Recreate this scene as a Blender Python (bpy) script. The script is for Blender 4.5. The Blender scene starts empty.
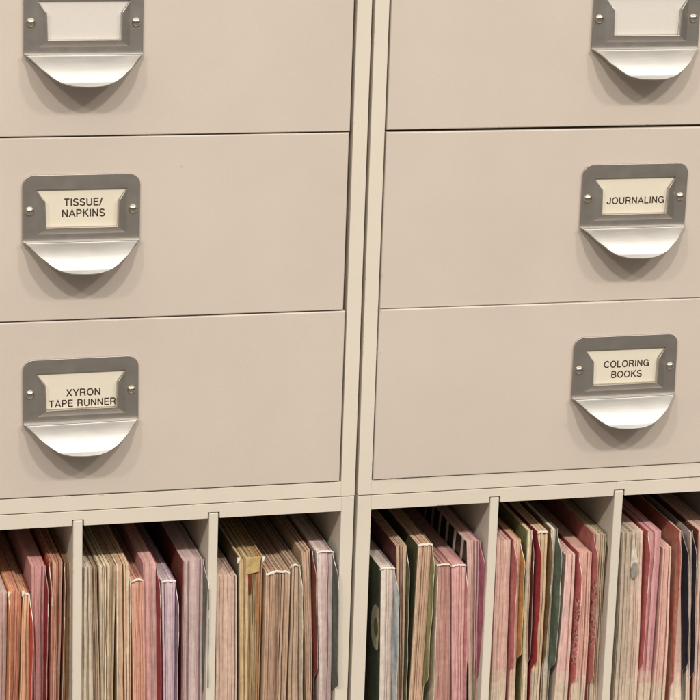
import bpy, bmesh, math, random
from mathutils import Vector, Matrix, noise

# ---------------------------------------------------------------- scene basics
S = 0.001                                   # numbers below are millimetres
OFF = 509.0                                 # height of the drawer-card datum above the base
scene = bpy.context.scene
COL = scene.collection
R = math.radians

def lin(c):
    c /= 255.0
    return c / 12.92 if c <= 0.04045 else ((c + 0.055) / 1.055) ** 2.4
def hexlin(h, k=1.0):
    return tuple(min(1, lin(int(h[i:i + 2], 16)) * k) for i in (0, 2, 4)) + (1.0,)

# ---------------------------------------------------------------- materials
def new_mat(name):
    m = bpy.data.materials.new(name); m.use_nodes = True
    nt = m.node_tree
    return m, nt, nt.nodes['Principled BSDF']
def node(nt, typ, **kw):
    n = nt.nodes.new(typ)
    for k, v in kw.items():
        if k in n.inputs.keys(): n.inputs[k].default_value = v
        else: setattr(n, k, v)
    return n
def mix(nt, fac, a, b, blend='MIX'):
    n = nt.nodes.new('ShaderNodeMix'); n.data_type = 'RGBA'; n.blend_type = blend
    for i, v in ((0, fac), (6, a), (7, b)):
        if hasattr(v, 'is_linked'): nt.links.new(v, n.inputs[i])
        else: n.inputs[i].default_value = v
    return n.outputs[2]
def ramp(nt, fac, stops):
    n = nt.nodes.new('ShaderNodeValToRGB'); e = n.color_ramp.elements
    while len(e) < len(stops): e.new(0.5)
    for x, (p, c) in zip(e, stops):
        x.position = p; x.color = c if len(c) == 4 else tuple(c) + (1,)
    nt.links.new(fac, n.inputs[0])
    return n.outputs[0]

def paint(name, base, wear=True):
    m, nt, b = new_mat(name); L = nt.links
    co = node(nt, 'ShaderNodeTexCoord')
    geo = node(nt, 'ShaderNodeNewGeometry')
    n1 = node(nt, 'ShaderNodeTexNoise', Scale=9.0, Detail=4.0, Roughness=0.6)
    n2 = node(nt, 'ShaderNodeTexNoise', Scale=900.0, Detail=2.0)
    n3 = node(nt, 'ShaderNodeTexNoise', Scale=210.0, Detail=3.0)
    for n in (n1, n2, n3): L.new(geo.outputs['Position'], n.inputs['Vector'])
    c = mix(nt, ramp(nt, n1.outputs[0], [(0.3, (0, 0, 0)), (0.7, (1, 1, 1))]),
            tuple(x * 0.95 for x in base[:3]) + (1,), tuple(min(1, x * 1.03) for x in base[:3]) + (1,))
    c = mix(nt, ramp(nt, n2.outputs[0], [(0.35, (0, 0, 0)), (0.65, (1, 1, 1))]),
            c, mix(nt, 1.0, c, (0.965, 0.965, 0.97, 1), 'MULTIPLY'))
    if wear:
        bev = node(nt, 'ShaderNodeBevel', samples=4, Radius=0.0012)
        dt = node(nt, 'ShaderNodeVectorMath', operation='DOT_PRODUCT')
        L.new(bev.outputs[0], dt.inputs[0]); L.new(geo.outputs['Normal'], dt.inputs[1])
        edge = ramp(nt, dt.outputs['Value'], [(0.80, (1, 1, 1)), (0.985, (0, 0, 0))])
        n4 = node(nt, 'ShaderNodeTexNoise', Scale=42.0, Detail=5.0, Roughness=0.7)
        L.new(geo.outputs['Position'], n4.inputs['Vector'])
        chip = ramp(nt, n4.outputs[0], [(0.55, (0, 0, 0)), (0.60, (1, 1, 1))])
        chipc = ramp(nt, n3.outputs[0], [(0.42, (0.14, 0.075, 0.035)), (0.55, (0.78, 0.72, 0.62))])
        mm = node(nt, 'ShaderNodeMath', operation='MULTIPLY')
        L.new(edge, mm.inputs[0]); L.new(chip, mm.inputs[1])
        c = mix(nt, mm.outputs[0], c, chipc)
        # sparse specks and small scuffs on the enamel
        v = node(nt, 'ShaderNodeTexVoronoi', Scale=28.0); L.new(geo.outputs['Position'], v.inputs['Vector'])
        sp = ramp(nt, v.outputs['Distance'], [(0.012, (1, 1, 1)), (0.03, (0, 0, 0))])
        sm = node(nt, 'ShaderNodeMath', operation='MULTIPLY'); sm.inputs[1].default_value = 0.35
        L.new(sp, sm.inputs[0])
        c = mix(nt, sm.outputs[0], c, (0.33, 0.25, 0.17, 1))
    L.new(c, b.inputs['Base Color'])
    b.inputs['Roughness'].default_value = 0.52
    b.inputs['Specular IOR Level'].default_value = 0.35
    bp = node(nt, 'ShaderNodeBump', Strength=0.10, Distance=0.0004)
    L.new(n2.outputs[0], bp.inputs['Height']); L.new(bp.outputs[0], b.inputs['Normal'])
    return m

def metal(name, base, rough, brushed=True, bump=0.06):
    m, nt, b = new_mat(name); L = nt.links
    b.inputs['Metallic'].default_value = 1.1
    co = node(nt, 'ShaderNodeTexCoord')
    mp = node(nt, 'ShaderNodeMapping'); mp.inputs['Scale'].default_value = (60, 60, 2600) if brushed else (300, 300, 300)
    L.new(co.outputs['Object'], mp.inputs[0])
    n = node(nt, 'ShaderNodeTexNoise', Scale=1.0, Detail=3.0); L.new(mp.outputs[0], n.inputs['Vector'])
    n2 = node(nt, 'ShaderNodeTexNoise', Scale=95.0, Detail=4.0); L.new(co.outputs['Object'], n2.inputs['Vector'])
    c = mix(nt, n.outputs[0], tuple(x * 0.86 for x in base[:3]) + (1,), tuple(min(1, x * 1.1) for x in base[:3]) + (1,))
    L.new(c, b.inputs['Base Color'])
    rr = node(nt, 'ShaderNodeMapRange'); rr.inputs['To Min'].default_value = rough - 0.07; rr.inputs['To Max'].default_value = rough + 0.09
    L.new(n2.outputs[0], rr.inputs['Value']); L.new(rr.outputs[0], b.inputs['Roughness'])
    bp = node(nt, 'ShaderNodeBump', Strength=bump, Distance=0.0003)
    L.new(n.outputs[0], bp.inputs['Height']); L.new(bp.outputs[0], b.inputs['Normal'])
    return m

def paper(name, coarse=1.0, rough=0.8, contrast=0.92, streak=True):
    """colour from the sheet's own 'tint' attribute, with fibres / printed mottling over it"""
    m, nt, b = new_mat(name); L = nt.links
    at = node(nt, 'ShaderNodeAttribute', attribute_name='tint')
    geo = node(nt, 'ShaderNodeNewGeometry')
    mp = node(nt, 'ShaderNodeMapping'); mp.inputs['Scale'].default_value = (3200, 1200, 120) if streak else (160, 160, 160)
    L.new(geo.outputs['Position'], mp.inputs[0])
    n = node(nt, 'ShaderNodeTexNoise', Scale=coarse, Detail=4.0, Roughness=0.65); L.new(mp.outputs[0], n.inputs['Vector'])
    n2 = node(nt, 'ShaderNodeTexNoise', Scale=260.0, Detail=3.0); L.new(geo.outputs['Position'], n2.inputs['Vector'])
    k = contrast
    g = ramp(nt, n.outputs[0], [(0.32, (k, k * .985, k * .97)), (0.62, (1.06, 1.06, 1.06))])
    c = mix(nt, 1.0, at.outputs['Color'], g, 'MULTIPLY')
    g2 = ramp(nt, n2.outputs[0], [(0.35, (.9, .89, .88)), (0.65, (1.04, 1.04, 1.04))])
    c = mix(nt, 1.0, c, g2, 'MULTIPLY')
    L.new(c, b.inputs['Base Color'])
    b.inputs['Roughness'].default_value = rough
    b.inputs['Specular IOR Level'].default_value = 0.2
    bp = node(nt, 'ShaderNodeBump', Strength=0.25, Distance=0.0004)
    L.new(n.outputs[0], bp.inputs['Height']); L.new(bp.outputs[0], b.inputs['Normal'])
    return m

def plain(name, base, rough=0.7, amt=0.08, scale=300.0):
    m, nt, b = new_mat(name); L = nt.links
    geo = node(nt, 'ShaderNodeNewGeometry')
    n = node(nt, 'ShaderNodeTexNoise', Scale=scale, Detail=3.0); L.new(geo.outputs['Position'], n.inputs['Vector'])
    c = mix(nt, n.outputs[0], tuple(x * (1 - amt) for x in base[:3]) + (1,), tuple(min(1, x * (1 + amt)) for x in base[:3]) + (1,))
    L.new(c, b.inputs['Base Color']); b.inputs['Roughness'].default_value = rough
    b.inputs['Specular IOR Level'].default_value = 0.3
    return m

M = {}
M['drawer'] = paint('beige_drawer_enamel', hexlin('d0c2b4'))
M['body'] = paint('beige_frame_enamel', hexlin('dfd3c2'))
M['plate'] = metal('brushed_label_metal', (0.51, 0.465, 0.42), 0.44)
M['pull'] = metal('satin_pull_metal', (0.52, 0.50, 0.47), 0.47, bump=0.10)
M['screw'] = metal('screw_metal', (0.66, 0.58, 0.47), 0.20, brushed=False)
M['card'] = plain('cream_card', hexlin('ded4c0'), 0.75, 0.04)
M['blank_card'] = plain('pale_grey_card', hexlin('d6cec5'), 0.75, 0.04)
M['ink'] = plain('brown_black_ink', hexlin('3c2c26'), 0.7, 0.15)
M['pages'] = paper('page_edges')
M['cover'] = paper('printed_cover', coarse=1.0, rough=0.55, contrast=0.72, streak=False)
M['white'] = plain('white_paper_edge', hexlin('eadfd2'), 0.8, 0.06)
def stripes():
    m, nt, b = new_mat('black_white_striped_cover'); L = nt.links
    geo = node(nt, 'ShaderNodeNewGeometry')
    sx = node(nt, 'ShaderNodeSeparateXYZ'); L.new(geo.outputs['Position'], sx.inputs[0])
    a = node(nt, 'ShaderNodeMath', operation='MULTIPLY_ADD'); a.inputs[1].default_value = 0.35
    L.new(sx.outputs['Z'], a.inputs[0]); L.new(sx.outputs['Y'], a.inputs[2])
    s = node(nt, 'ShaderNodeMath', operation='MULTIPLY'); s.inputs[1].default_value = 1 / 0.0175; L.new(a.outputs[0], s.inputs[0])
    f = node(nt, 'ShaderNodeMath', operation='FRACT'); L.new(s.outputs[0], f.inputs[0])
    c = ramp(nt, f.outputs[0], [(0.0, hexlin('141d1c')), (0.66, hexlin('141d1c')), (0.72, hexlin('cfc4b6')), (0.95, hexlin('cfc4b6')), (1.0, hexlin('141d1c'))])
    L.new(c, b.inputs['Base Color']); b.inputs['Roughness'].default_value = 0.5
    return m
M['stripes'] = stripes()

# ---------------------------------------------------------------- object helpers
def thing(name, label, cat, loc, group=None):
    o = bpy.data.objects.new(name, None); COL.objects.link(o)
    o.location = Vector(loc) * S; o.empty_display_size = 0.02
    o['label'] = label; o['category'] = cat
    if group: o['group'] = group
    return o
def link(name, bm_or_me, mats, parent, loc=(0, 0, 0), smooth=False):
    if isinstance(bm_or_me, bmesh.types.BMesh):
        me = bpy.data.meshes.new(name)
        bmesh.ops.recalc_face_normals(bm_or_me, faces=bm_or_me.faces)
        bm_or_me.to_mesh(me); bm_or_me.free()
    else:
        me = bm_or_me
    o = bpy.data.objects.new(name, me); COL.objects.link(o)
    for m in (mats if isinstance(mats, (list, tuple)) else [mats]): me.materials.append(m)
    for p in me.polygons: p.use_smooth = smooth
    if parent: o.parent = parent
    o.location = Vector(loc) * S
    return o
def box(bm, x0, x1, y0, y1, z0, z1, bev=0.0, seg=2, only_front=False):
    vs = [bm.verts.new(Vector((x, y, z)) * S) for x in (x0, x1) for y in (y0, y1) for z in (z0, z1)]
    F = [(0, 1, 3, 2), (4, 6, 7, 5), (0, 4, 5, 1), (2, 3, 7, 6), (0, 2, 6, 4), (1, 5, 7, 3)]
    fs = [bm.faces.new([vs[i] for i in f]) for f in F]
    if bev:
        es = set(e for f in fs for e in f.edges)
        if only_front: es = [e for e in fs[2].edges]
        bmesh.ops.bevel(bm, geom=list(es), offset=bev * S, segments=seg, affect='EDGES', profile=0.5)
def prism(bm, poly, y0, y1, bev=0.0):
    """polygon in x,z pushed through y; front (y0) rim bevelled"""
    a = [bm.verts.new(Vector((x, y0, z)) * S) for x, z in poly]
    b = [bm.verts.new(Vector((x, y1, z)) * S) for x, z in poly]
    n = len(poly)
    f = bm.faces.new(a); bm.faces.new(b[::-1])
    for i in range(n): bm.faces.new((a[i], b[i], b[(i + 1) % n], a[(i + 1) % n]))
    if bev: bmesh.ops.bevel(bm, geom=list(f.edges), offset=bev * S, segments=2, affect='EDGES', profile=0.5)
def arc(cx, cz, r, a0, a1, n=8):
    return [(cx + r * math.cos(R(a0 + (a1 - a0) * i / n)), cz + r * math.sin(R(a0 + (a1 - a0) * i / n))) for i in range(n + 1)]

# ---------------------------------------------------------------- camera, lamps, room light
cd = bpy.data.cameras.new('camera'); cam = bpy.data.objects.new('camera', cd); COL.objects.link(cam)
r0 = Vector((0.965465, -0.258409, 0.033203)); r1 = Vector((-0.038221, -0.266543, -0.963065)); r2 = Vector((0.257715, 0.928536, -0.267215))
mw = Matrix((r0, -r1, -r2)).transposed().to_4x4()
mw.translation = Vector((-346.65, -1594.87, 241.15 + OFF)) * S
cam.matrix_world = mw
cd.lens = 134.16; cd.sensor_width = 36.0; cd.sensor_fit = 'HORIZONTAL'; cd.clip_start = 0.05; cd.clip_end = 60
scene.camera = cam
scene.view_settings.view_transform = 'Standard'; scene.view_settings.look = 'None'
scene.view_settings.exposure = 0.02
scene.view_settings.gamma = 1.0
scene.cycles.diffuse_bounces = 2

def lamp(x, y, z, power, size):
    ld = bpy.data.lights.new('ceiling_lamp', 'AREA'); ld.shape = 'DISK'; ld.size = size; ld.energy = power
    ld.color = (1.0, 0.965, 0.90)
    o = bpy.data.objects.new('ceiling_lamp', ld); COL.objects.link(o)
    o.location = Vector((x, y, z)) * S
    d = Vector((100, 0, -150 + OFF)) * S - o.location
    o.rotation_euler = d.to_track_quat('-Z', 'Y').to_euler()
for lx, lp in ((2500, 46), (880, 60), (-1050, 60), (-2800, 46)):          # a row of four ceiling lamps
    lamp(lx, -3000, 2850 + OFF, lp, 0.20 if abs(lx) < 2000 else 0.32)

w = bpy.data.worlds.new('World'); scene.world = w; w.use_nodes = True
nt = w.node_tree; bg = nt.nodes['Background']
tc = node(nt, 'ShaderNodeTexCoord'); sx = node(nt, 'ShaderNodeSeparateXYZ'); nt.links.new(tc.outputs['Generated'], sx.inputs[0])
mr = node(nt, 'ShaderNodeMapRange'); mr.inputs['From Min'].default_value = -1; mr.inputs['From Max'].default_value = 1
nt.links.new(sx.outputs['Z'], mr.inputs['Value'])
c = ramp(nt, mr.outputs[0], [(0.0, (.30, .265, .225)), (0.40, (.24, .215, .19)), (0.47, (.08, .075, .07)), (0.64, (.11, .10, .095)), (0.76, (.70, .67, .62)), (0.84, (1.3, 1.24, 1.15)), (1.0, (1.0, .95, .88))])
nt.links.new(c, bg.inputs['Color']); bg.inputs['Strength'].default_value = 1.1
BOOKS = [
    {'sm': 1, 'c': ['c9a99f', 'cfb3a6', 'c2a096'], 'l': 'greyish pink paged book at the left edge of the left shelf', 'xt': (-144.2, -129.2), 'xb': (-142.9, -130.7), 'zt': 132.9, 'y': 8},
    {'c': ['dba06c', 'cf8e62', 'c2826a', 'c98a70'], 'L': ('c87f48', 'c87f48', 9.1, 0.0, 0), 'tips': 1, 'l': 'orange topped book with brownish pink lower pages beside the greyish pink one', 'xt': (-128.5, -119.3), 'xb': (-130.8, -124.1), 'zt': 134.0, 'y': 6},
    {'c': ['dcae86', 'd0a078', 'cfa284'], 'curl': 1, 'R': ('c8402c', 'c8402c', 11.3, 0.9, 0), 'l': 'thin peach book with curled white loop on top and red back cover', 'xt': (-119.0, -114.0), 'xb': (-123.3, -115.7), 'zt': 131.2, 'y': 6},
    {'sm': 1, 'c': ['cf9a92', 'c58e8a', 'cfa09a', 'c58c88'], 'R': ('8f2528', '8f2528', 7.0, 1.2, 0), 'l': 'rose pink thick book with dark red back cover in the left shelf', 'xt': (-113.3, -103.4), 'xb': (-110.4, -105.2), 'zt': 149.3, 'y': 9},
    {'c': ['c58d74', 'cfa893', 'cdae9c', 'c49c88'], 'L': ('c05a34', 'c05a34', 8.6, 0.6, 0), 'l': 'beige pink book with a rust orange front cover in the left shelf', 'xt': (-101.3, -92.4), 'xb': (-102.6, -94.8), 'zt': 151.0, 'y': 10},
    {'c': ['9a7350', '87603f', 'b08a66'], 'L': ('7a5434', '7a5434', 6.0, 0, 0), 'R': ('c9a97e', 'c9a97e', 2.3, 0.6, 0), 'l': 'narrow brown book leaning beside the first divider of the left shelf', 'xt': (-91.2, -87.2), 'xb': (-94.0, -87.5), 'zt': 150.0, 'y': 11},
    {'c': ['d6c6b0', 'cdbda6', 'd2bfa9', 'a58a70', '96795f'], 'l': 'cream and brown paged book just right of the first left shelf divider', 'xt': (-78.9, -69.9), 'xb': (-79.9, -66.2), 'zt': 146.4, 'y': 9},
    {'c': ['d9c9ab', 'b79b78', 'ddccad', '8f7455', 'b49a7a', 'a88c6c'], 'l': 'cream book with dark brown lines between its pages in the middle left bay', 'xt': (-68.5, -57.2), 'xb': (-65.3, -58.2), 'zt': 146.5, 'y': 9},
    {'c': ['decbaa', 'b7987a', 'd0a888', 'cf9f85'], 'R': ('c28268', 'c28268', 2.0, 0.6, 0), 'l': 'cream book with salmon tinted right pages in the middle left bay', 'xt': (-56.6, -47.9), 'xb': (-55.1, -46.2), 'zt': 147.1, 'y': 9},
    {'c': ['dba98c', 'd4977f', 'cf8f80', 'd8a48e'], 'curl': 1, 'arch': 2.2, 'l': 'salmon book with rounded white curled top in the middle left bay', 'xt': (-46.4, -38.0), 'xb': (-43.6, -35.5), 'zt': 135.9, 'y': 7},
    {'sm': 1, 'c': ['cfa196', 'c89a92', 'c4908d', 'd0a69c'], 'R': ('96222f', '96222f', 7.2, 1.2, 0), 'l': 'pink book with dark crimson back cover in the middle left bay', 'xt': (-38.5, -29.4), 'xb': (-34.2, -26.5), 'zt': 147.0, 'y': 9},
    {'sm': 1, 'c': ['cdb6b8', 'c4abb0', 'd3c0bf', 'b89cab'], 'rim': 1, 'R': ('8a6f82', '8a6f82', 5.3, 1.2, 0), 'l': 'short lilac white book with a purple back cover', 'xt': (-26.5, -16.7), 'xb': (-23.0, -15.9), 'zt': 133.9, 'y': 7},
    {'sm': 1, 'c': ['ccb2ae', 'c6aba6', 'd0b8b2', 'c3a5a4', 'cbb1ae'], 'L': ('7c3a2e', '7c3a2e', 0, 0, 0), 'R': ('5f6258', '74776c', 9.9, 1.8, 50.9), 'l': 'thick pale lilac grey book with a dark grey back cover', 'xt': (-12.5, 2.5), 'xb': (-11.4, 4.3), 'zt': 147.2, 'y': 9},
    {'sm': 1, 'c': ['cdb09c', 'c7a797', 'c4a493', 'd0b6a3'], 'l': 'pinkish beige book just right of the second left shelf divider', 'xt': (11.0, 24.4), 'xb': (12.7, 26.7), 'zt': 135.4, 'y': 8},
    {'c': ['c6ab80', 'b3956e', 'a38a62', 'bda47c', 'a8774a', 'ad906a'], 'L': ('5e5640', '5e5640', 0, 0, 0), 'tab': 'cdae76', 'tips': 1, 'l': 'mustard tan book with a folded yellowish top flap and white corners', 'xt': (25.7, 42.9), 'xb': (28.8, 42.6), 'zt': 146.9, 'y': 9},
    {'c': ['c0a084', 'b3937a', 'c4a68c', 'a98a70', 'b99a80'], 'rim': 2, 'l': 'tan brown book with wavy white top edge in the third left bay', 'xt': (44.5, 61.1), 'xb': (44.4, 60.0), 'zt': 136.1, 'y': 6},
    {'c': ['a98f76', 'b59b82', 'a0866e', 'b0957c'], 'curl': 1, 'arch': 3, 'R': ('c9b49a', 'c9b49a', 3.1, 1.2, 0), 'l': 'grey brown book with rounded top and a white edged cover', 'xt': (61.7, 68.3), 'xb': (60.8, 71.6), 'zt': 140.0, 'y': 6},
    {'c': ['cda58a', 'c79c84', 'b59a7d', 'c6a68e'], 'R': ('84322a', '6d4030', 5.5, 1.2, 56.0), 'l': 'narrow peach book with dark red back cover in the third left bay', 'xt': (69.8, 77.5), 'xb': (77.4, 83.2), 'zt': 148.4, 'y': 9},
    {'sm': 1, 'c': ['cdb6ad', 'c4aaa6', 'd4c2b8', 'bda3a2'], 'rim': 1, 'R': ('4f5650', '5d6459', 10.5, 1.8, 47.3), 'l': 'pale lilac book with white top rim and dark grey green cover against the seam post', 'xt': (79.1, 91.0), 'xb': (84.9, 93.4), 'zt': 148.6, 'y': 6},
    {'sm': 1, 'c': ['d6c8ba', 'cdb9b0', 'd0c0b4', 'c2aca6'], 'rim': 1, 'L': ('454b39', '454b39', 0, 0, 0), 'R': ('8fa2a8', 'c3c6c2', 8.4, 1.2, 0), 'flower': 1, 'l': 'lilac white book with cream flowers on its dark green front cover', 'xt': (124.1, 134.8), 'xb': (127.4, 137.0), 'zt': 133.9, 'y': 6},
    {'c': ['c9aa8f', 'bd9d83', 'c4a58c'], 'L': ('5e2b2b', '5e2b2b', 0, 0, 0), 'R': ('6a6a45', '4e5236', 3.9, 1.5, 0), 'l': 'narrow beige book with dark maroon front cover in the right shelf', 'xt': (135.7, 143.9), 'xb': (141.8, 146.1), 'zt': 148.0, 'y': 10},
    {'c': ['cfb193', 'c8a68a', 'd3b899', 'c7a084', 'd9c0a0'], 'L': ('5f5a40', '5f5a40', 0, 0, 0), 'rim': 1, 'R': ('a59d68', '7c7a4c', 4.7, 1.2, 43.9), 'l': 'leaning cream book with olive front cover and yellow green back cover', 'xt': (150.7, 161.7), 'xb': (148.3, 159.2), 'zt': 148.5, 'y': 8},
    {'sm': 1, 'c': ['bc8f82', 'a97a70', 'b58478', '9d6c64'], 'rim': 1, 'L': ('dcc7ae', 'dcc7ae', 1.3, 0.6, 0), 'l': 'brownish rose book with white edges behind the leaning cream book', 'xt': (164.9, 174.6), 'xb': (165.8, 179.3), 'zt': 133.5, 'y': 7},
    {'sm': 1, 'c': ['d3a19b', 'cf9893', 'd8aca4'], 'rim': 1, 'R': ('c87f82', 'c87f82', 2.5, 1.2, 0), 'l': 'short pink book with white top rim in the first right bay', 'xt': (175.4, 185.5), 'xb': (181.2, 189.1), 'zt': 132.8, 'y': 6},
    {'sm': 1, 'c': ['cfaa9d', 'c69d95', 'd0ada0', 'c2969a'], 'L': 'stripe', 'R': ('b15d6c', '9d5468', 6.7, 1.8, 46.0), 'z': 52.5, 'l': 'pinkish beige book with black and white striped cover and magenta back', 'xt': (185.3, 196.1), 'xb': (193.2, 199.9), 'zt': 148.6, 'y': 9},
    {'sm': 1, 'c': ['d2aa9a', 'c99d90', 'd4ae9f', 'cba295'], 'z': 47.7, 'l': 'pink beige book just right of the first right shelf divider', 'xt': (208.0, 218.2), 'xb': (209.3, 220.1), 'zt': 147.9, 'y': 9},
    {'sm': 1, 'c': ['d0a78f', 'd6b39c', 'cc9f88'], 'L': ('c4706b', 'b0605c', 5.4, 1.5, 50.3), 'R': ('cf9040', 'b98243', 6.4, 1.8, 58.9), 'z': 47.7, 'l': 'narrow beige book between a pink cover and an orange back cover', 'xt': (219.3, 224.7), 'xb': (221.6, 226.8), 'zt': 148.3, 'y': 7},
    {'c': ['dccab0', 'd2bd9f'], 'L': ('7e7c50', '7e7c50', 0, 0, 0), 'R': ('4a1215', '5d171a', 3.2, 0.9, 54.8), 'z': 49.5, 'l': 'very thin cream book with dark maroon back cover in the middle right bay', 'xt': (229.1, 233.1), 'xb': (230.8, 236.1), 'zt': 154.3, 'y': 8},
    {'c': ['dcc8a2', 'c9ad88', 'd5bf98'], 'L': ('a32a2c', 'b53a35', 6.3, 1.8, 51.5), 'rim': 1, 'z': 47.4, 'l': 'cream book with a bright red front cover in the middle right bay', 'xt': (236.8, 244.5), 'xb': (237.8, 244.5), 'zt': 152.7, 'y': 8},
    {'c': ['cfc4b6', 'c6b8aa', 'd2c8bb'], 'L': ('7b5f35', '8a6d42', 3.2, 1.2, 54.1), 'R': ('65735f', '556350', 7.2, 2.1, 49.2), 'z': 46.2, 'l': 'white paged book with a brown front cover and sage green back cover', 'xt': (246.9, 252.0), 'xb': (245.9, 251.9), 'zt': 154.0, 'y': 9},
    {'sm': 1, 'c': ['d8b1a6', 'd3a79d', 'dab7ab'], 'z': 46.2, 'l': 'pinkish white book just right of the sage green cover', 'xt': (258.3, 265.3), 'xb': (254.7, 265.4), 'zt': 135.3, 'y': 7},
    {'sm': 1, 'c': ['d2a091', 'cd9a8d', 'd6a99a'], 'L': ('bd5f59', 'b4524d', 4.2, 1.8, 36.0), 'panel': 1, 'z': 40.9, 'l': 'pink book with red front cover carrying a pale printed strip', 'xt': (267.8, 277.0), 'xb': (267.2, 278.2), 'zt': 135.8, 'y': 7},
    {'c': ['cdb79a', 'bfa78c', 'c9b196', 'b79f85'], 'L': ('bd6a60', 'b96660', 5.9, 1.8, 35.8), 'panel': 1, 'R': ('58573c', '6d6a4c', 5.8, 1.8, 52.5), 'z': 39.2, 'l': 'tall cream grey book with dark olive back cover in the middle right bay', 'xt': (278.6, 288.4), 'xb': (281.3, 290.4), 'zt': 148.4, 'y': 9},
    {'sm': 1, 'c': ['b7a690', 'ad9b86', 'c6ae9b', 'd3b3a1'], 'L': ('a89a84', 'a89a84', 0, 0, 0), 'oval': 1, 'z': 36.5, 'l': 'grey beige book with pale curved cover right of the second right divider', 'xt': (299.1, 314.8), 'xb': (300.5, 318.5), 'zt': 148.7, 'y': 8},
    {'sm': 1, 'c': ['c78f8a', 'c08488', 'cb9692', 'ba7f86'], 'L': ('bd5f5a', 'b5524f', 3.7, 1.2, 43.8), 'z': 39.6, 'l': 'mauve pink book with coral red front cover in the last right bay', 'xt': (318.5, 328.6), 'xb': (318.7, 328.7), 'zt': 147.9, 'y': 8},
    {'sm': 1, 'c': ['d6ab9c', 'd1a395', 'd9b1a1'], 'z': 34.5, 'l': 'short pale pink book right of the mauve pink one', 'xt': (330.5, 336.9), 'xb': (329.7, 339.8), 'zt': 135.7, 'y': 7},
    {'c': ['d4ad9c', 'd8b8a8'], 'L': ('b8604e', 'c08b72', 3.6, 1.2, 29.2), 'R': ('23222f', '1d1c28', 5.6, 2.4, 40.6), 'z': 32.7, 'l': 'pale book between a tan red patterned cover and a navy back cover', 'xt': (342.5, 345.2), 'xb': (343.7, 354.7), 'zt': 146.8, 'y': 9},
    {'c': ['cfb3a2', 'd5bdae'], 'R': ('2c2531', '342834', 3.7, 1.8, 32.6), 'z': 30.1, 'l': 'very thin pale book with a blackish purple back cover', 'xt': (350.9, 353.2), 'xb': (356.1, 360.4), 'zt': 146.4, 'y': 10},
    {'c': ['d6b5a3', 'd0ab9b', 'd9bcab'], 'L': ('8a4c36', '8a4c36', 0, 0, 0), 'z': 30.1, 'l': 'pale pink book at the right edge of the right shelf', 'xt': (356.5, 370.2), 'xb': (361.5, 373.9), 'zt': 146.4, 'y': 9},
]

# ---------------------------------------------------------------- drawer cabinets
HALF = 185.7
def H(z): return z + OFF
Z_TOP, Z_DR_TOP = 60.0, 47.0
Z_RAIL = -319.5
def frame_body(parent, cx, x0, x1, zb, zt, rail_top, rail_bot, stile_l, stile_r, notches, back=400.0):
    """steel carcass: side walls, top, bottom, back and front rails, all butted; coordinates relative to parent (cx, 0, base)"""
    bm = bmesh.new()
    box(bm, x0, stile_l, 0, back, zb, zt, .18)                                  # side wall with its stile edge
    box(bm, stile_r, x1, 0, back, zb, zt, .18)
    a, b = stile_l + .02, stile_r - .02
    # rails, notched where a divider is let in
    for (z0, z1, nt_) in ((zt - rail_top, zt, notches), (zb, zb + rail_bot, [])):
        if not nt_:
            box(bm, a, b, .05, 22, z0, z1, .18)
        else:
            pts = [(a, z1), (a, z0)]
            for n in nt_:
                pts += [(n - 4.1, z0), (n - 4.1, z0 + 4.6), (n + 4.1, z0 + 4.6), (n + 4.1, z0)]
            pts += [(b, z0), (b, z1)]
            prism(bm, pts, .05, 22, .18)
        box(bm, a, b, 22.1, back - 2, z1 - 1.5 if z0 > (zb + zt) / 2 else zb, z1 if z0 > (zb + zt) / 2 else zb + rail_bot)
    box(bm, a, b, back - 1.9, back, zb + rail_bot + .1, zt - 1.6)              # back sheet
    return link('body', bm, M['body'], parent)

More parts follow.
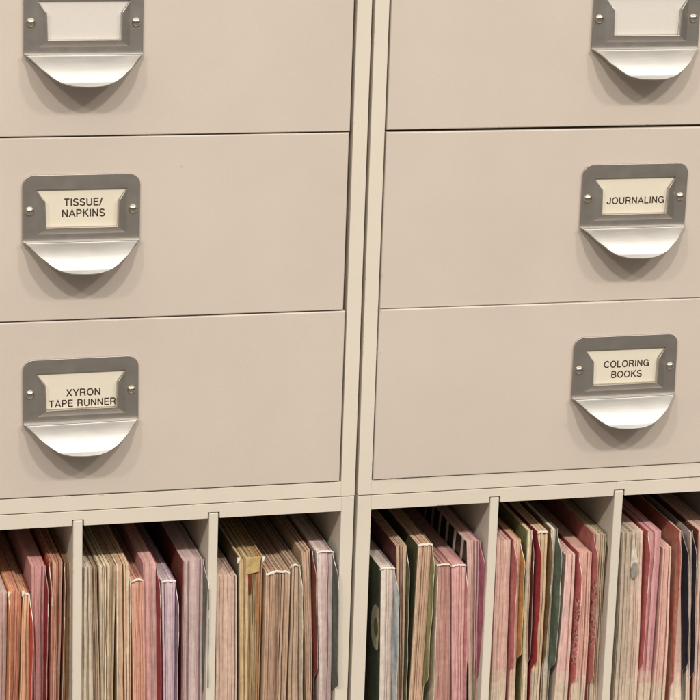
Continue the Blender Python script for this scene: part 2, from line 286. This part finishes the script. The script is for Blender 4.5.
PLATE_W, PLATE_T, PLATE_B = 74.6, 22.9, -19.2
def label_holder_mesh():
    hw = PLATE_W / 2
    outer = [(-hw, PLATE_B)] + arc(-hw + 7, PLATE_T - 7, 7, 180, 90) + arc(hw - 7, PLATE_T - 7, 7, 90, 0) + [(hw, PLATE_B)]
    hole = [(-28.6, 13.6), (-23.0, 6.2), (-22.4, -10.8), (22.9, -10.8), (23.4, 6.2), (28.9, 13.6)]
    cu = bpy.data.curves.new('label_holder', 'CURVE'); cu.dimensions = '2D'; cu.fill_mode = 'BOTH'
    def spl(c, pts, z=0):
        s = c.splines.new('POLY'); s.points.add(len(pts) - 1); s.use_cyclic_u = True
        for p, (x, y) in zip(s.points, pts): p.co = (x * S, y * S, z, 1)
    spl(cu, outer); spl(cu, hole)
    cu.extrude = .35 * S; cu.bevel_depth = .28 * S; cu.bevel_resolution = 2; cu.offset = -.28 * S
    bm = bmesh.new()
    o = bpy.data.objects.new('tmp', cu); COL.objects.link(o)
    dg = bpy.context.evaluated_depsgraph_get(); me = bpy.data.meshes.new_from_object(o.evaluated_get(dg))
    bpy.data.objects.remove(o)
    me.transform(Matrix.Translation((0, -1.2 * S, 0)) @ Matrix.Rotation(R(90), 4, 'X'))
    bm.from_mesh(me)
    # pressed channel round the card slot: highest at the slot, sloping back to the plate outwards
    b2 = bmesh.new()
    out = [(-28.5, 13.5), (-28.5, -15.4), (29.0, -15.4), (29.0, 13.5)]
    mid = [(-23.9, 6.7), (-23.3, -11.2), (23.8, -11.2), (24.2, 6.7)]
    inn = [(-23.2, 6.3), (-22.6, -10.6), (23.1, -10.6), (23.6, 6.3)]
    loops = [[b2.verts.new(Vector((x, y, z)) * S) for x, z in lp] for lp, y in ((out, -1.75), (mid, -3.7), (inn, -3.7), (inn, -.75), (out, -.75))]
    for la, lb in zip(loops, loops[1:] + loops[:1]):
        for q in range(3): b2.faces.new((la[q], la[q + 1], lb[q + 1], lb[q]))
    for q in (0, 3): b2.faces.new([lp[q] for lp in loops])
    bmesh.ops.recalc_face_normals(b2, faces=b2.faces)
    bmesh.ops.bevel(b2, geom=b2.edges[:], offset=.28 * S, segments=2, affect='EDGES', profile=.5)
    me = bpy.data.meshes.new('tmp'); b2.to_mesh(me); b2.free()
    bm.from_mesh(me)
    me = bpy.data.meshes.new('label_holder'); bm.to_mesh(me); bm.free()
    return me
def pull_mesh():
    """lip bent out of the foot of the plate: half-round tongue curling forward and down"""
    hw = PLATE_W / 2
    bm = bmesh.new()
    NX, NT = 48, 14
    def prof(t):                              # t 0..1 along the bend: (forward, down)
        f = 17.0 * (1.30 * t - .30 * t ** 2.2)
        d = 18.3 * (.66 * t + .34 * t ** 2.0)
        ridge = math.exp(-((t - .035) / .03) ** 2)
        if t > .88: f += (t - .88) * 9; d -= (t - .88) * 5
        return f + 1.5 * ridge * (t > 0) + min(1, t / .03) * .9, d
    TAB = [(0, 1), (.06, .975), (.27, .87), (.52, .757), (.78, .566), (.91, .42), (.97, .29), (.99, .18), (1.0, 0)]
    def half(t):
        for (a, p), (e, q) in zip(TAB, TAB[1:]):
            if t <= e: return hw * (p + (q - p) * (t - a) / (e - a))
        return 0
    def half_s(t): return sum(half(min(1, max(0, t + o))) for o in (-.03, -.015, 0, .015, .03)) / 5 if .04 < t < .965 else half(t)
    ts = [0, .012, .03, .05, .075, .11] + [.11 + .89 * math.sin(R(90) * q / 26) for q in range(1, 26)] + [.9995]
    NT = len(ts) - 1
    top = []
    for t in ts:
        f, d = prof(t); h_ = half_s(t)
        top.append([(h_ * (2 * i / NX - 1), -1.9 - f - .9 * t * (1 - (h_ / hw * (2 * i / NX - 1)) ** 2), -d + (1.3 * t * (h_ / hw * (2 * i / NX - 1)) ** 2) + .35 * t * noise.noise(Vector((h_ * (2 * i / NX - 1) * .06, t * 2, 4)))) for i in range(NX + 1)])
    def grid(rows, flip):
        v = [[bm.verts.new(Vector(p) * S) for p in row] for row in rows]
        for j in range(NT):
            for i in range(NX):
                q = (v[j][i], v[j][i + 1], v[j + 1][i + 1], v[j + 1][i])
                bm.faces.new(q[::-1] if flip else q).smooth = True
    low = [[(x, y + .55, z - .75) for x, y, z in row] for row in top]
    grid(top, False); grid(low, True)
    rim = [(top[j][0], low[j][0]) for j in range(NT + 1)] + [(top[NT][i], low[NT][i]) for i in range(1, NX)] + [(top[j][NX], low[j][NX]) for j in range(NT, -1, -1)]
    rv = [(bm.verts.new(Vector(p) * S), bm.verts.new(Vector(q) * S)) for p, q in rim]
    for p, q in zip(rv, rv[1:] + rv[:1]): bm.faces.new((p[0], q[0], q[1], p[1]))
    me = bpy.data.meshes.new('pull'); bm.to_mesh(me); bm.free()
    return me
def screw_mesh():
    bm = bmesh.new(); r = 2.9; n = 20
    rings = []
    for k in range(6):
        a = R(90) * k / 5; rr, y = r * math.cos(a), -2.2 * math.sin(a)
        rings.append([bm.verts.new(Vector((rr * math.cos(2 * math.pi * i / n), y, rr * math.sin(2 * math.pi * i / n))) * S) for i in range(n)] if k < 5
                     else [bm.verts.new(Vector((0, y, 0)) * S)])
    for k in range(4):
        for i in range(n): bm.faces.new((rings[k][i], rings[k][(i + 1) % n], rings[k + 1][(i + 1) % n], rings[k + 1][i]))
    for i in range(n): bm.faces.new((rings[4][i], rings[4][(i + 1) % n], rings[5][0]))
    base = [bm.verts.new(Vector((r * math.cos(2 * math.pi * i / n), .4, r * math.sin(2 * math.pi * i / n))) * S) for i in range(n)]
    for i in range(n): bm.faces.new((rings[0][(i + 1) % n], rings[0][i], base[i], base[(i + 1) % n]))
    bmesh.ops.recalc_face_normals(bm, faces=bm.faces)
    me = bpy.data.meshes.new('screw'); bm.to_mesh(me); bm.free()
    return me
HOLDER, PULL, SCREW = label_holder_mesh(), pull_mesh(), screw_mesh()
for me, m in ((HOLDER, 'plate'), (PULL, 'pull'), (SCREW, 'screw')): me.materials.append(M[m])
for p in SCREW.polygons: p.use_smooth = True

def put(name, me, parent, loc, rot=(0, 0, 0)):
    o = bpy.data.objects.new(name, me); COL.objects.link(o); o.parent = parent
    o.location = Vector(loc) * S; o.rotation_euler = rot
    return o
def ell(cx, cy, rx, ry, a0, a1, n=10): return [(cx + rx * math.cos(R(a0 + (a1 - a0) * i / n)), cy + ry * math.sin(R(a0 + (a1 - a0) * i / n))) for i in range(n + 1)]
GLYPH = {   # advance, strokes; centre lines of a plain grotesque capital, cap height 1
    'T': (.62, [[(.02, .94), (.60, .94)], [(.31, .94), (.31, 0)]]),
    'I': (.20, [[(.10, 0), (.10, 1)]]),
    'S': (.64, [ell(.32, .73, .235, .21, 20, 180, 9) + ell(.32, .73, .235, .21, 190, 262, 5) + ell(.32, .26, .25, .215, 82, -70, 9) + ell(.32, .27, .26, .22, -90, -168, 6)]),
    'U': (.70, [[(.10, 1)] + ell(.35, .31, .25, .26, 180, 360, 12) + [(.60, 1)]]),
    'E': (.62, [[(.58, .94), (.10, .94), (.10, .06), (.60, .06)], [(.10, .52), (.55, .52)]]),
    '/': (.30, [[(.0, -.03), (.28, 1.03)]]),
    'N': (.70, [[(.10, 0), (.10, 1)], [(.10, .97), (.60, .03)], [(.60, 0), (.60, 1)]]),
    'A': (.68, [[(.03, 0), (.34, .97), (.65, 0)], [(.15, .30), (.53, .30)]]),
    'P': (.64, [[(.10, 0), (.10, .94), (.36, .94)] + ell(.36, .70, .20, .24, 80, -90, 9) + [(.10, .46)]]),
    'K': (.66, [[(.10, 0), (.10, 1)], [(.59, 1), (.10, .42)], [(.26, .60), (.62, 0)]]),
    'X': (.66, [[(.04, 0), (.61, 1)], [(.05, 1), (.62, 0)]]),
    'Y': (.66, [[(.03, 1), (.33, .42), (.33, 0)], [(.63, 1), (.33, .42)]]),
    'R': (.70, [[(.10, 0), (.10, .94), (.38, .94)] + ell(.38, .71, .21, .23, 80, -90, 9) + [(.10, .48)], [(.38, .48), (.55, .38), (.60, 0)]]),
    'O': (.76, [ell(.38, .5, .31, .45, 90, 450, 24)]),
    'J': (.54, [[(.43, 1)] + ell(.24, .27, .19, .22, 0, -180, 10) + [(.05, .34)]]),
    'L': (.56, [[(.10, 1), (.10, .06), (.54, .06)]]),
    'G': (.76, [ell(.38, .5, .31, .45, 35, 330, 18) + [(.67, .46), (.40, .46)], [(.67, .36), (.67, 0)]]),
    'C': (.72, [ell(.38, .5, .31, .45, 35, 325, 18)]),
    'B': (.66, [[(.10, .06), (.10, .94), (.36, .94)] + ell(.36, .73, .19, .21, 80, -90, 8) + [(.10, .52)], [(.36, .52)] + ell(.37, .29, .22, .23, 80, -90, 8) + [(.10, .06)]]),
    ' ': (.30, []),
}
def lettering(parent, lines, cx, cz, y, tilt):
    """lines: (text, x0, x1, baseline, cap height) in mm about the holder centre; one mesh per card"""
    bm = bmesh.new(); k = 0
    for txt, x0, x1, zb, cap in lines:
        total = sum(GLYPH[c][0] for c in txt) + .08 * (len(txt) - 1)
        sx = (x1 - x0) / total; pen = x0; wd = .172 * cap / 2
        for c in txt:
            adv, strokes = GLYPH[c]
            for st in strokes:
                k += 1; dy = -.0015 * (k % 5)
                pts = [Vector((pen + px * sx, zb + pz * cap)) for px, pz in st]
                pts = [p for i, p in enumerate(pts) if i == 0 or (p - pts[i - 1]).length > 1e-4]
                rl = []
                for i, p in enumerate(pts):
                    a = (pts[i] - pts[i - 1]).normalized() if i else None
                    e = (pts[i + 1] - pts[i]).normalized() if i < len(pts) - 1 else None
                    a = a or e; e = e or a
                    n = Vector((-(a.y + e.y), a.x + e.x)); n = n.normalized() if n.length > 1e-6 else Vector((-a.y, a.x))
                    w_ = wd / max(.5, abs(n.dot(Vector((-a.y, a.x)))))
                    rl.append([bm.verts.new(Vector((q.x, dy, q.y)) * S) for q in (p - n * w_, p + n * w_)])
                for p, q in zip(rl, rl[1:]): bm.faces.new((p[0], q[0], q[1], p[1]))
            pen += (adv + .08) * sx
    o = link('lettering', bm, M['ink'], parent, (cx, y, cz))
    o.rotation_euler = (0, tilt, 0)
    return o

def drawer(cab, cx, base, spec):
    x0, x1, z0, z1, yf = spec['x0'], spec['x1'], spec['z0'], spec['z1'], spec['y']
    bm = bmesh.new()
    box(bm, x0 - cx, x1 - cx, yf, 16, z0 - base, z1 - base, .7, 3, only_front=True)
    # tray behind the front: two sides, a bottom and a back, butted
    a, b, zz0, zz1 = x0 - cx + 8, x1 - cx - 8, z0 - base + 6, z1 - base - 14
    box(bm, a, a + 1, 16.1, 380, zz0, zz1); box(bm, b - 1, b, 16.1, 380, zz0, zz1)
    box(bm, a + 1.1, b - 1.1, 16.1, 378, zz0, zz0 + 1); box(bm, a + 1.1, b - 1.1, 378.1, 379, zz0, zz1)
    d = link('drawer', bm, M['drawer'], cab)
    d['label'] = spec['label']
    hx, hz = spec['h'][0] - cx, spec['h'][1] - base
    t = R(-spec['h'][2])
    put('label_holder', HOLDER, d, (hx, yf, hz), (0, t, 0))
    put('pull', PULL, d, (hx, yf, hz + PLATE_B + .25), (0, t, 0))
    for s, rr in ((-1, .4), (1, 1.1)):
        put('screw', SCREW, d, (hx + s * 32.85, yf - 1.7, hz + s * 32.85 * math.sin(-t)), (0, rr, 0))
    if True:
        bm = bmesh.new()
        prism(bm, [(-29.6, 14.2), (-29.2, -12.2), (29.6, -12.4), (29.9, 14.0)], -.42, -.12)
        c = link('label_card', bm, M['card' if spec['text'] else 'blank_card'], d, (hx, yf, hz)); c.rotation_euler = (0, t, 0)
        if spec['text']: lettering(d, spec['text'], hx, hz, yf - .46, t)
    return d

CABS = [
    dict(cx=-82.7, x0=-268.6, x1=102.7, sl=-258.5, sr=93.1, label='beige steel drawer cabinet with TISSUE/NAPKINS and TAPE RUNNER cards on its drawers',
         drawers=[
             dict(x0=-256.6, x1=90.9, z0=-71.6, z1=46, y=-.2, h=(-82.3, -.1, 0), text=None, label='drawer with a blank card in its label holder'),
             dict(x0=-256.6, x1=90.5, z0=-190.4, z1=-72.5, y=0, h=(-83.0, -118.7, 0), label='drawer with a card reading TISSUE/NAPKINS',
                  text=[('TISSUE/', -11.0, 13.4, 2.5, 4.9), ('NAPKINS', -12.4, 15.2, -4.6, 4.9)]),
             dict(x0=-256.6, x1=91.8, z0=-308.5, z1=-191.2, y=-.3, h=(-82.7, -238.3, .5), label='drawer with a card reading XYRON TAPE RUNNER',
                  text=[('XYRON', -9.4, 12.9, -2.9, 4.9), ('TAPE RUNNER', -20.6, 22.9, -9.8, 4.8)]),
         ]),
    dict(cx=289.0, x0=104.9, x1=474.9, sl=114.2, sr=465.0, label='beige steel drawer cabinet with JOURNALING and COLORING BOOKS cards on its drawers',
         drawers=[
             dict(x0=115.7, x1=463.5, z0=-71.2, z1=46, y=.2, h=(289.3, .2, .2), text=None, label='drawer with a blank card in its label holder'),
             dict(x0=115.5, x1=463.5, z0=-190.7, z1=-72.8, y=.1, h=(288.5, -119.5, 0), label='drawer with a card reading JOURNALING',
                  text=[('JOURNALING', -18.8, 22.0, -4.4, 4.7)]),
             dict(x0=115.0, x1=463.5, z0=-308.6, z1=-191.0, y=-1.0, h=(289.1, -237.5, .2), label='drawer with a card reading COLORING BOOKS',
                  text=[('COLORING', -14.8, 18.0, .4, 4.8), ('BOOKS', -9.2, 13.2, -6.9, 4.8)]),
         ]),
]
for cb in CABS:
    base = Z_RAIL + .35
    cab = thing('drawer_cabinet', cb['label'], 'cabinet', (cb['cx'], 0, H(base)), 'drawer cabinets standing side by side')
    cx = cb['cx']
    frame_body(cab, cx, cb['x0'] - cx, cb['x1'] - cx, 0, Z_TOP - base, 12, 10.0, cb['sl'] - cx, cb['sr'] - cx, [])
    for sp in cb['drawers']: drawer(cab, cx, base, sp)

# ---------------------------------------------------------------- open shelf units underneath
SHELF_FLOOR = -497.0
SHELVES = [
    dict(cx=-82.7, x0=-268.6, x1=102.5, sl=-258.5, sr=93.8, div=(-173.6, -83.9, 6.6), label='beige steel shelf unit under the TISSUE/NAPKINS drawers, packed with books'),
    dict(cx=289.0, x0=105.0, x1=474.9, sl=114.6, sr=465.0, div=(201.8, 291.9, 382.0), label='beige steel shelf unit under the COLORING BOOKS drawer, packed with books'),
]
for sh in SHELVES:
    cx = sh['cx']; zt = OFF + Z_RAIL - .35
    su = thing('shelf_unit', sh['label'], 'shelf', (cx, 0, 0), 'open shelf units under the drawer cabinets')
    frame_body(su, cx, sh['x0'] - cx, sh['x1'] - cx, 0, zt, 10.0, 12.0, sh['sl'] - cx, sh['sr'] - cx, [d - cx for d in sh['div']])
    for d in sh['div']:
        bm = bmesh.new()
        box(bm, d - 3.1 - cx, d + 3.1 - cx, .1, 20, 12.1, zt - 10.0 + 3.7, .6, 2)
        box(bm, d - 3.0 - cx, d + 3.0 - cx, 22.2, 396, 12.1, zt - 1.7)
        box(bm, d - 2.9 - cx, d + 2.9 - cx, 20.05, 22.15, 12.2, zt - 10.2)
        link('divider', bm, M['body'], su)

# ---------------------------------------------------------------- books
DEPTH = 152.0
def sm(t): t = max(0.0, min(1.0, t)); return t * t * (3 - 2 * t)
def colour_layer(bm): return bm.loops.layers.float_color.new('tint')
def mute(c, k=.25, up=1.28):
    g = (c[0] + c[1] + c[2]) / 3 + .01
    return tuple(min(1, (x * (1 - k) + g * k) * up) for x in c[:3]) + (1,)
def setc(f, lay, c):
    for l in f.loops: l[lay] = c
CREAM = 'd9c5b0'
def page_block(bk, rnd, x0):
    """a stack of separate sheets: each a thin bowed slab with its own front edge, height and colour"""
    bm = bmesh.new(); lay = colour_layer(bm)
    (xtl, xtr), (xbl, xbr), zt, y0 = bk['xt'], bk['xb'], bk['zt'], bk['y']
    if 'L' in bk: xtl += .7; xbl += .7
    if 'R' in bk: xtr -= .7; xbr -= .7
    wid = xtr - xtl
    n = max(3, int(wid / .9))
    ws = [rnd.choice((.5, .8, 1, 1, 1.4, 2.0)) for _ in range(n)]; tot = sum(ws); cuts = [0]
    for v in ws: cuts.append(cuts[-1] + v / tot)
    q_ = .4 if bk.get('sm') else 1.0
    NZ = 30; zf = OFF + SHELF_FLOOR
    bow = rnd.uniform(-1.0, 1.8); seed = rnd.uniform(0, 99)
    cols = bk['c']; arch = bk.get('arch', 0); block_roll = rnd.uniform(-.6, .6)
    run = rnd.choice(cols)
    for i in range(n):
        if rnd.random() < .55: run = cols[min(len(cols) - 1, int((i + rnd.uniform(-.8, .8) + .5) / n * len(cols)))] if rnd.random() < .7 else rnd.choice(cols)
        k = 1 + q_ * rnd.uniform(-.08, .08)
        c = mute(tuple(x * k for x in hexlin(run)[:3]), .10, 1.2)
        cr = tuple(min(1, x * k) for x in hexlin(CREAM)[:3]) + (1,)
        alt = mute(hexlin(rnd.choice(cols)), .10, 1.14)
        t0, t1 = cuts[i], cuts[i + 1]; tm = (t0 + t1) / 2
        ztop = zt - arch * (2 * tm - 1) ** 2 + q_ * rnd.gauss(0, .4) - max(0, rnd.gauss(-1, .9))
        yj = y0 + q_ * rnd.gauss(0, .6) + block_roll * (2 * tm - 1) + (arch * .9 * (2 * tm - 1) ** 2)
        if rnd.random() < .14 * q_: yj += rnd.uniform(.8, 3.0)
        elif rnd.random() < .08: yj -= rnd.uniform(.6, 1.6)
        gap = rnd.choice((.03, .05, .1, .2, .38)) * q_ * q_ ; s1, s2 = rnd.uniform(0, 99), rnd.uniform(0, 99)
        rows = []
        for j in range(NZ + 1):
            s = j / NZ; z = zf + (ztop - zf) * s
            xl = xbl + (xtl - xbl) * s; xr = xbr + (xtr - xbr) * s
            wv = .5 * noise.noise(Vector((seed, z * .022, 0)))
            g = lambda t, q: (xl + (xr - xl) * t) + wv + .55 * min(1, wid / 8) * noise.noise(Vector((seed + t * 6, z * .05, q))) * math.sin(math.pi * min(1, max(0, t)))
            yf = yj - bow * math.sin(math.pi * s) + .55 * noise.noise(Vector((s1, z * .07, 2)))
            if s > .93: yf += .5 * ((s - .93) / .07) ** 2
            a, b = g(t0, 1) + gap / 2, g(t1, 1) - gap / 2
            rows.append([bm.verts.new(Vector((x - x0, y, z - zf)) * S) for x, y in ((a, yf + .12), ((a + b) / 2, yf - .06), (b, yf + .12), (b, yf + DEPTH), (a, yf + DEPTH))])
        for j in range(NZ):
            zc = zf + (ztop - zf) * (j + .5) / NZ
            m_ = max(0, min(1, .5 + 1.6 * noise.noise(Vector((s2, zc * .04, 7))))) * .55
            v_ = 1 + .09 * noise.noise(Vector((s1, zc * .11, 4)))
            cm = tuple(min(1, (p * (1 - m_) + q * m_) * v_) for p, q in zip(c[:3], alt[:3])) + (1,)
            cc = cr if ('z' in bk and zc < bk['z']) else cm
            if 'z' in bk and abs(zc - bk['z']) < 4: cc = tuple((p + q) / 2 for p, q in zip(cm, cr))
            for q in range(5):
                setc(bm.faces.new((rows[j][q], rows[j][(q + 1) % 5], rows[j + 1][(q + 1) % 5], rows[j + 1][q])), lay, cc)
        setc(bm.faces.new(rows[NZ]), lay, c); setc(bm.faces.new(rows[0][::-1]), lay, c)
    return bm
def cover_sheet(bk, side, rnd, x0):
    spec = bk[side]
    if spec == 'stripe': c1 = c2 = '141d1c'; pro, fl, zend = 0, 0, 0
    else: c1, c2, pro, fl, zend = spec
    bm = bmesh.new(); lay = colour_layer(bm)
    zf = OFF + SHELF_FLOOR; zt = bk['zt'] + (.3 if bk['zt'] < 170 else 0)
    NZ = 92 if bk.get('panel') else 46; th = .38; y0 = bk['y']; seed = rnd.uniform(0, 99)
    A, B = mute(hexlin(c1), .16, 1.3), mute(hexlin(c2), .16, 1.3)
    outer, rows = [], []
    NF = 5
    for j in range(NZ + 1):
        s = j / NZ; z = zf + (zt - zf) * s
        if side == 'L': x = bk['xb'][0] + (bk['xt'][0] - bk['xb'][0]) * s + .05
        else: x = bk['xb'][1] + (bk['xt'][1] - bk['xb'][1]) * s - .6
        x += .5 * noise.noise(Vector((seed, z * .03, 5))) * .5
        d = zt - z
        k = sm((d - 1) / 17.0)
        if zend > 0: k *= sm((z - zend) / 9.0)
        k *= 1 + .22 * noise.noise(Vector((seed, z * .045, 9)))
        row = []
        for q in range(NF + 1):
            t = q / NF                                     # 0 at the page edge, 1 at the free edge
            row.append((x + fl * k * t ** 1.6, y0 + 2 - (2 + pro * k) * t if pro else y0 - .2 + 2 * (1 - t)))
        row = [(x, y0 + DEPTH)] + row
        rows.append([(bm.verts.new(Vector((px - x0, py, z - zf)) * S), bm.verts.new(Vector((px + th - x0, py, z - zf)) * S)) for px, py in row])
    W = tuple(.45 * x + .55 * y for x, y in zip(hexlin('e6d9cb'), A))[:3] + (1,)
    for j in range(NZ):
        zc = zf + (zt - zf) * (j + .5) / NZ
        for q in range(NF + 1):
            a, b, e, f = rows[j][q], rows[j][q + 1], rows[j + 1][q], rows[j + 1][q + 1]
            k = .5 + .5 * math.sin(zc * .09 + q * .9 + seed)
            col = tuple(A[i] * (1 - k) + B[i] * k for i in range(3)) + (1,)
            if bk.get('panel') and side == 'L' and q > 0:
                top = zt - 34; bot = zt - 82
                if bot < zc < top and rnd.random() < .66: col = hexlin(rnd.choice(('c98f86', 'cfa79c', '8f4640', 'd4ada2', 'b97a72')))
            setc(bm.faces.new((a[0], b[0], f[0], e[0])), lay, col)
            setc(bm.faces.new((a[1], e[1], f[1], b[1])), lay, col)
        a, e = rows[j][-1], rows[j + 1][-1]
        fc = bm.faces.new((a[0], a[1], e[1], e[0])); setc(fc, lay, W if pro else A); fc.material_index = 1 if pro and noise.noise(Vector((seed, zc * .07, 3))) > .16 and zc > zt - 45 else 0
        a, e = rows[j][0], rows[j + 1][0]
        setc(bm.faces.new((a[0], e[0], e[1], a[1])), lay, A)
    for j in (0, NZ):
        for q in range(NF + 1):
            a, b = rows[j][q], rows[j][q + 1]
            setc(bm.faces.new((a[0], a[1], b[1], b[0])), lay, A)
    return bm
def strip(bm, pts, w, th):
    """ribbon of paper along pts (x,y,z); w deep in y, th thick in z"""
    prev = None
    for p in pts:
        x, y, z = p
        ring = [bm.verts.new(Vector(v) * S) for v in ((x, y, z - th / 2), (x, y, z + th / 2), (x, y + w, z + th / 2 + .3), (x, y + w, z - th / 2 + .3))]
        if prev:
            for q in range(4): bm.faces.new((prev[q], prev[(q + 1) % 4], ring[(q + 1) % 4], ring[q]))
        else: bm.faces.new(ring[::-1])
        prev = ring
    bm.faces.new(prev)

for n_, bk in enumerate(BOOKS):
    rnd = random.Random(100 + n_ * 7)
    x0 = sum(bk['xb']) / 2
    zf = OFF + SHELF_FLOOR
    b = thing('book', bk['l'], 'book', (x0, 0, zf), 'books packed upright on the shelves')
    link('page_block', page_block(bk, rnd, x0), M['pages'], b)
    for side, nm in (('L', 'front_cover'), ('R', 'back_cover')):
        if side in bk:
            cv = link(nm, cover_sheet(bk, side, rnd, x0), [M['stripes'] if bk[side] == 'stripe' else M['cover'], M['white']], b)
    zt = bk['zt']; xa, xb = bk['xt'][0] - x0, bk['xt'][1] - x0; y = bk['y']; ztop = zt - zf
    if 'rim' in bk:
        bm = bmesh.new(); k = bk['rim']; sd = rnd.uniform(0, 50)
        drop = 3.5 if 'R' in bk and bk['R'][2] > 2 else 0
        pts = [(xa + (xb - xa) * i / 14, y - .5 - .3 * math.sin(i * .9), ztop + .25 + .45 * k * noise.noise(Vector((sd, i * .5, 0))) - (.7 * k * (abs(2 * i / 14 - 1) ** 3))) for i in range(15)]
        strip(bm, pts, 1.2, .34 + .2 * k)
        link('curled_edge', bm, M['white'], b)
    if 'curl' in bk:
        bm = bmesh.new(); a = bk.get('arch', 1.2)
        pts = [(xa + (xb - xa) * i / 16, y - .4 + a * .8 * (2 * i / 16 - 1) ** 2, ztop + .5 - a * (2 * i / 16 - 1) ** 2 - 4.5 * max(0, (i - 13) / 3) ** 2) for i in range(17)]
        strip(bm, pts, 1.6, .55)
        link('curled_edge', bm, M['white'], b)
    if 'tips' in bk:
        bm = bmesh.new()
        for xx in (xa, xb):
            prism(bm, [(xx - .5, ztop - 3.8), (xx + .5, ztop - 2.6), (xx + 1.4, ztop - .6), (xx + .1, ztop + .4), (xx - .6, ztop - .4)], y - 1.2, y + .5, .2)
        link('curled_corner', bm, M['white'], b)
    if 'tab' in bk:
        bm = bmesh.new(); lay = colour_layer(bm)
        prism(bm, [(xa + 5.3, ztop - 11.6), (xa + 14.6, ztop - 10.2), (xa + 15.6, ztop + .3), (xa + 5.0, ztop + .4)], y - 1.5, y - .6, .2)
        for f in bm.faces: setc(f, lay, hexlin(bk['tab']))
        link('folded_flap', bm, M['cover'], b)
        bm = bmesh.new(); lay = colour_layer(bm)
        prism(bm, [(xa + 8.0, ztop - 26), (xa + 9.4, ztop - 26), (xa + 9.8, ztop - 11.6), (xa + 6.8, ztop - 11.8)], y - 1.2, y - .4, .1)
        for f in bm.faces: setc(f, lay, hexlin('7a3524'))
        link('red_slip', bm, M['cover'], b)
    if 'flower' in bk:
        for (fy, fz, r1, r2) in ((12.5, ztop - 45, 13.0, 16.0),):
            for sc, colr, dx in ((1, 'bdb79c', .12), (.42, '6d6f4a', .24)):
                bm = bmesh.new(); lay = colour_layer(bm)
                s = 1 - (ztop - fz) / ztop
                xx = bk['xb'][0] + (bk['xt'][0] - bk['xb'][0]) * (1 - (ztop - fz) / ztop) - x0
                ring = [bm.verts.new(Vector((xx - .45 - dx, max(y + .1, fy + r1 * sc * math.cos(a)), fz + r2 * sc * math.sin(a))) * S) for a in [i * math.pi / 32 for i in range(64)]]
                f = bm.faces.new(ring); setc(f, lay, hexlin(colr))
                ex = bmesh.ops.extrude_face_region(bm, geom=[f])
                for v in ex['geom']:
                    if isinstance(v, bmesh.types.BMVert): v.co.x += .1 * S
                for f in bm.faces: setc(f, lay, hexlin(colr))
                link('printed_flower', bm, M['cover'], b)
    if 'oval' in bk:
        bm = bmesh.new(); lay = colour_layer(bm)
        # loose grey sheet curving out of the pages, with a pale edge and a round grey seal on it
        cxs = xa + (xb - xa) * .62
        prism(bm, [(cxs - 2.2, ztop - .5), (cxs - 2.6, ztop - 24), (cxs - 1.6, ztop - 28), (cxs + 1.2, ztop - 27), (cxs + 2.8, ztop - 21), (cxs - .6, ztop - 8), (cxs - 1.0, ztop - .5)], y - 2.2, y - 1.2, .2)
        for f in bm.faces: setc(f, lay, hexlin('d6cbbb'))
        link('curved_sheet', bm, M['cover'], b)
        bm = bmesh.new(); lay = colour_layer(bm)
        prism(bm, [(cxs + 2.5 * math.cos(i * math.pi / 10) + .3, ztop - 27.5 + 6.2 * math.sin(i * math.pi / 10)) for i in range(20)], y - 2.7, y - 2.25, .15)
        for f in bm.faces: setc(f, lay, hexlin('948f86'))
        link('grey_seal', bm, M['cover'], b)
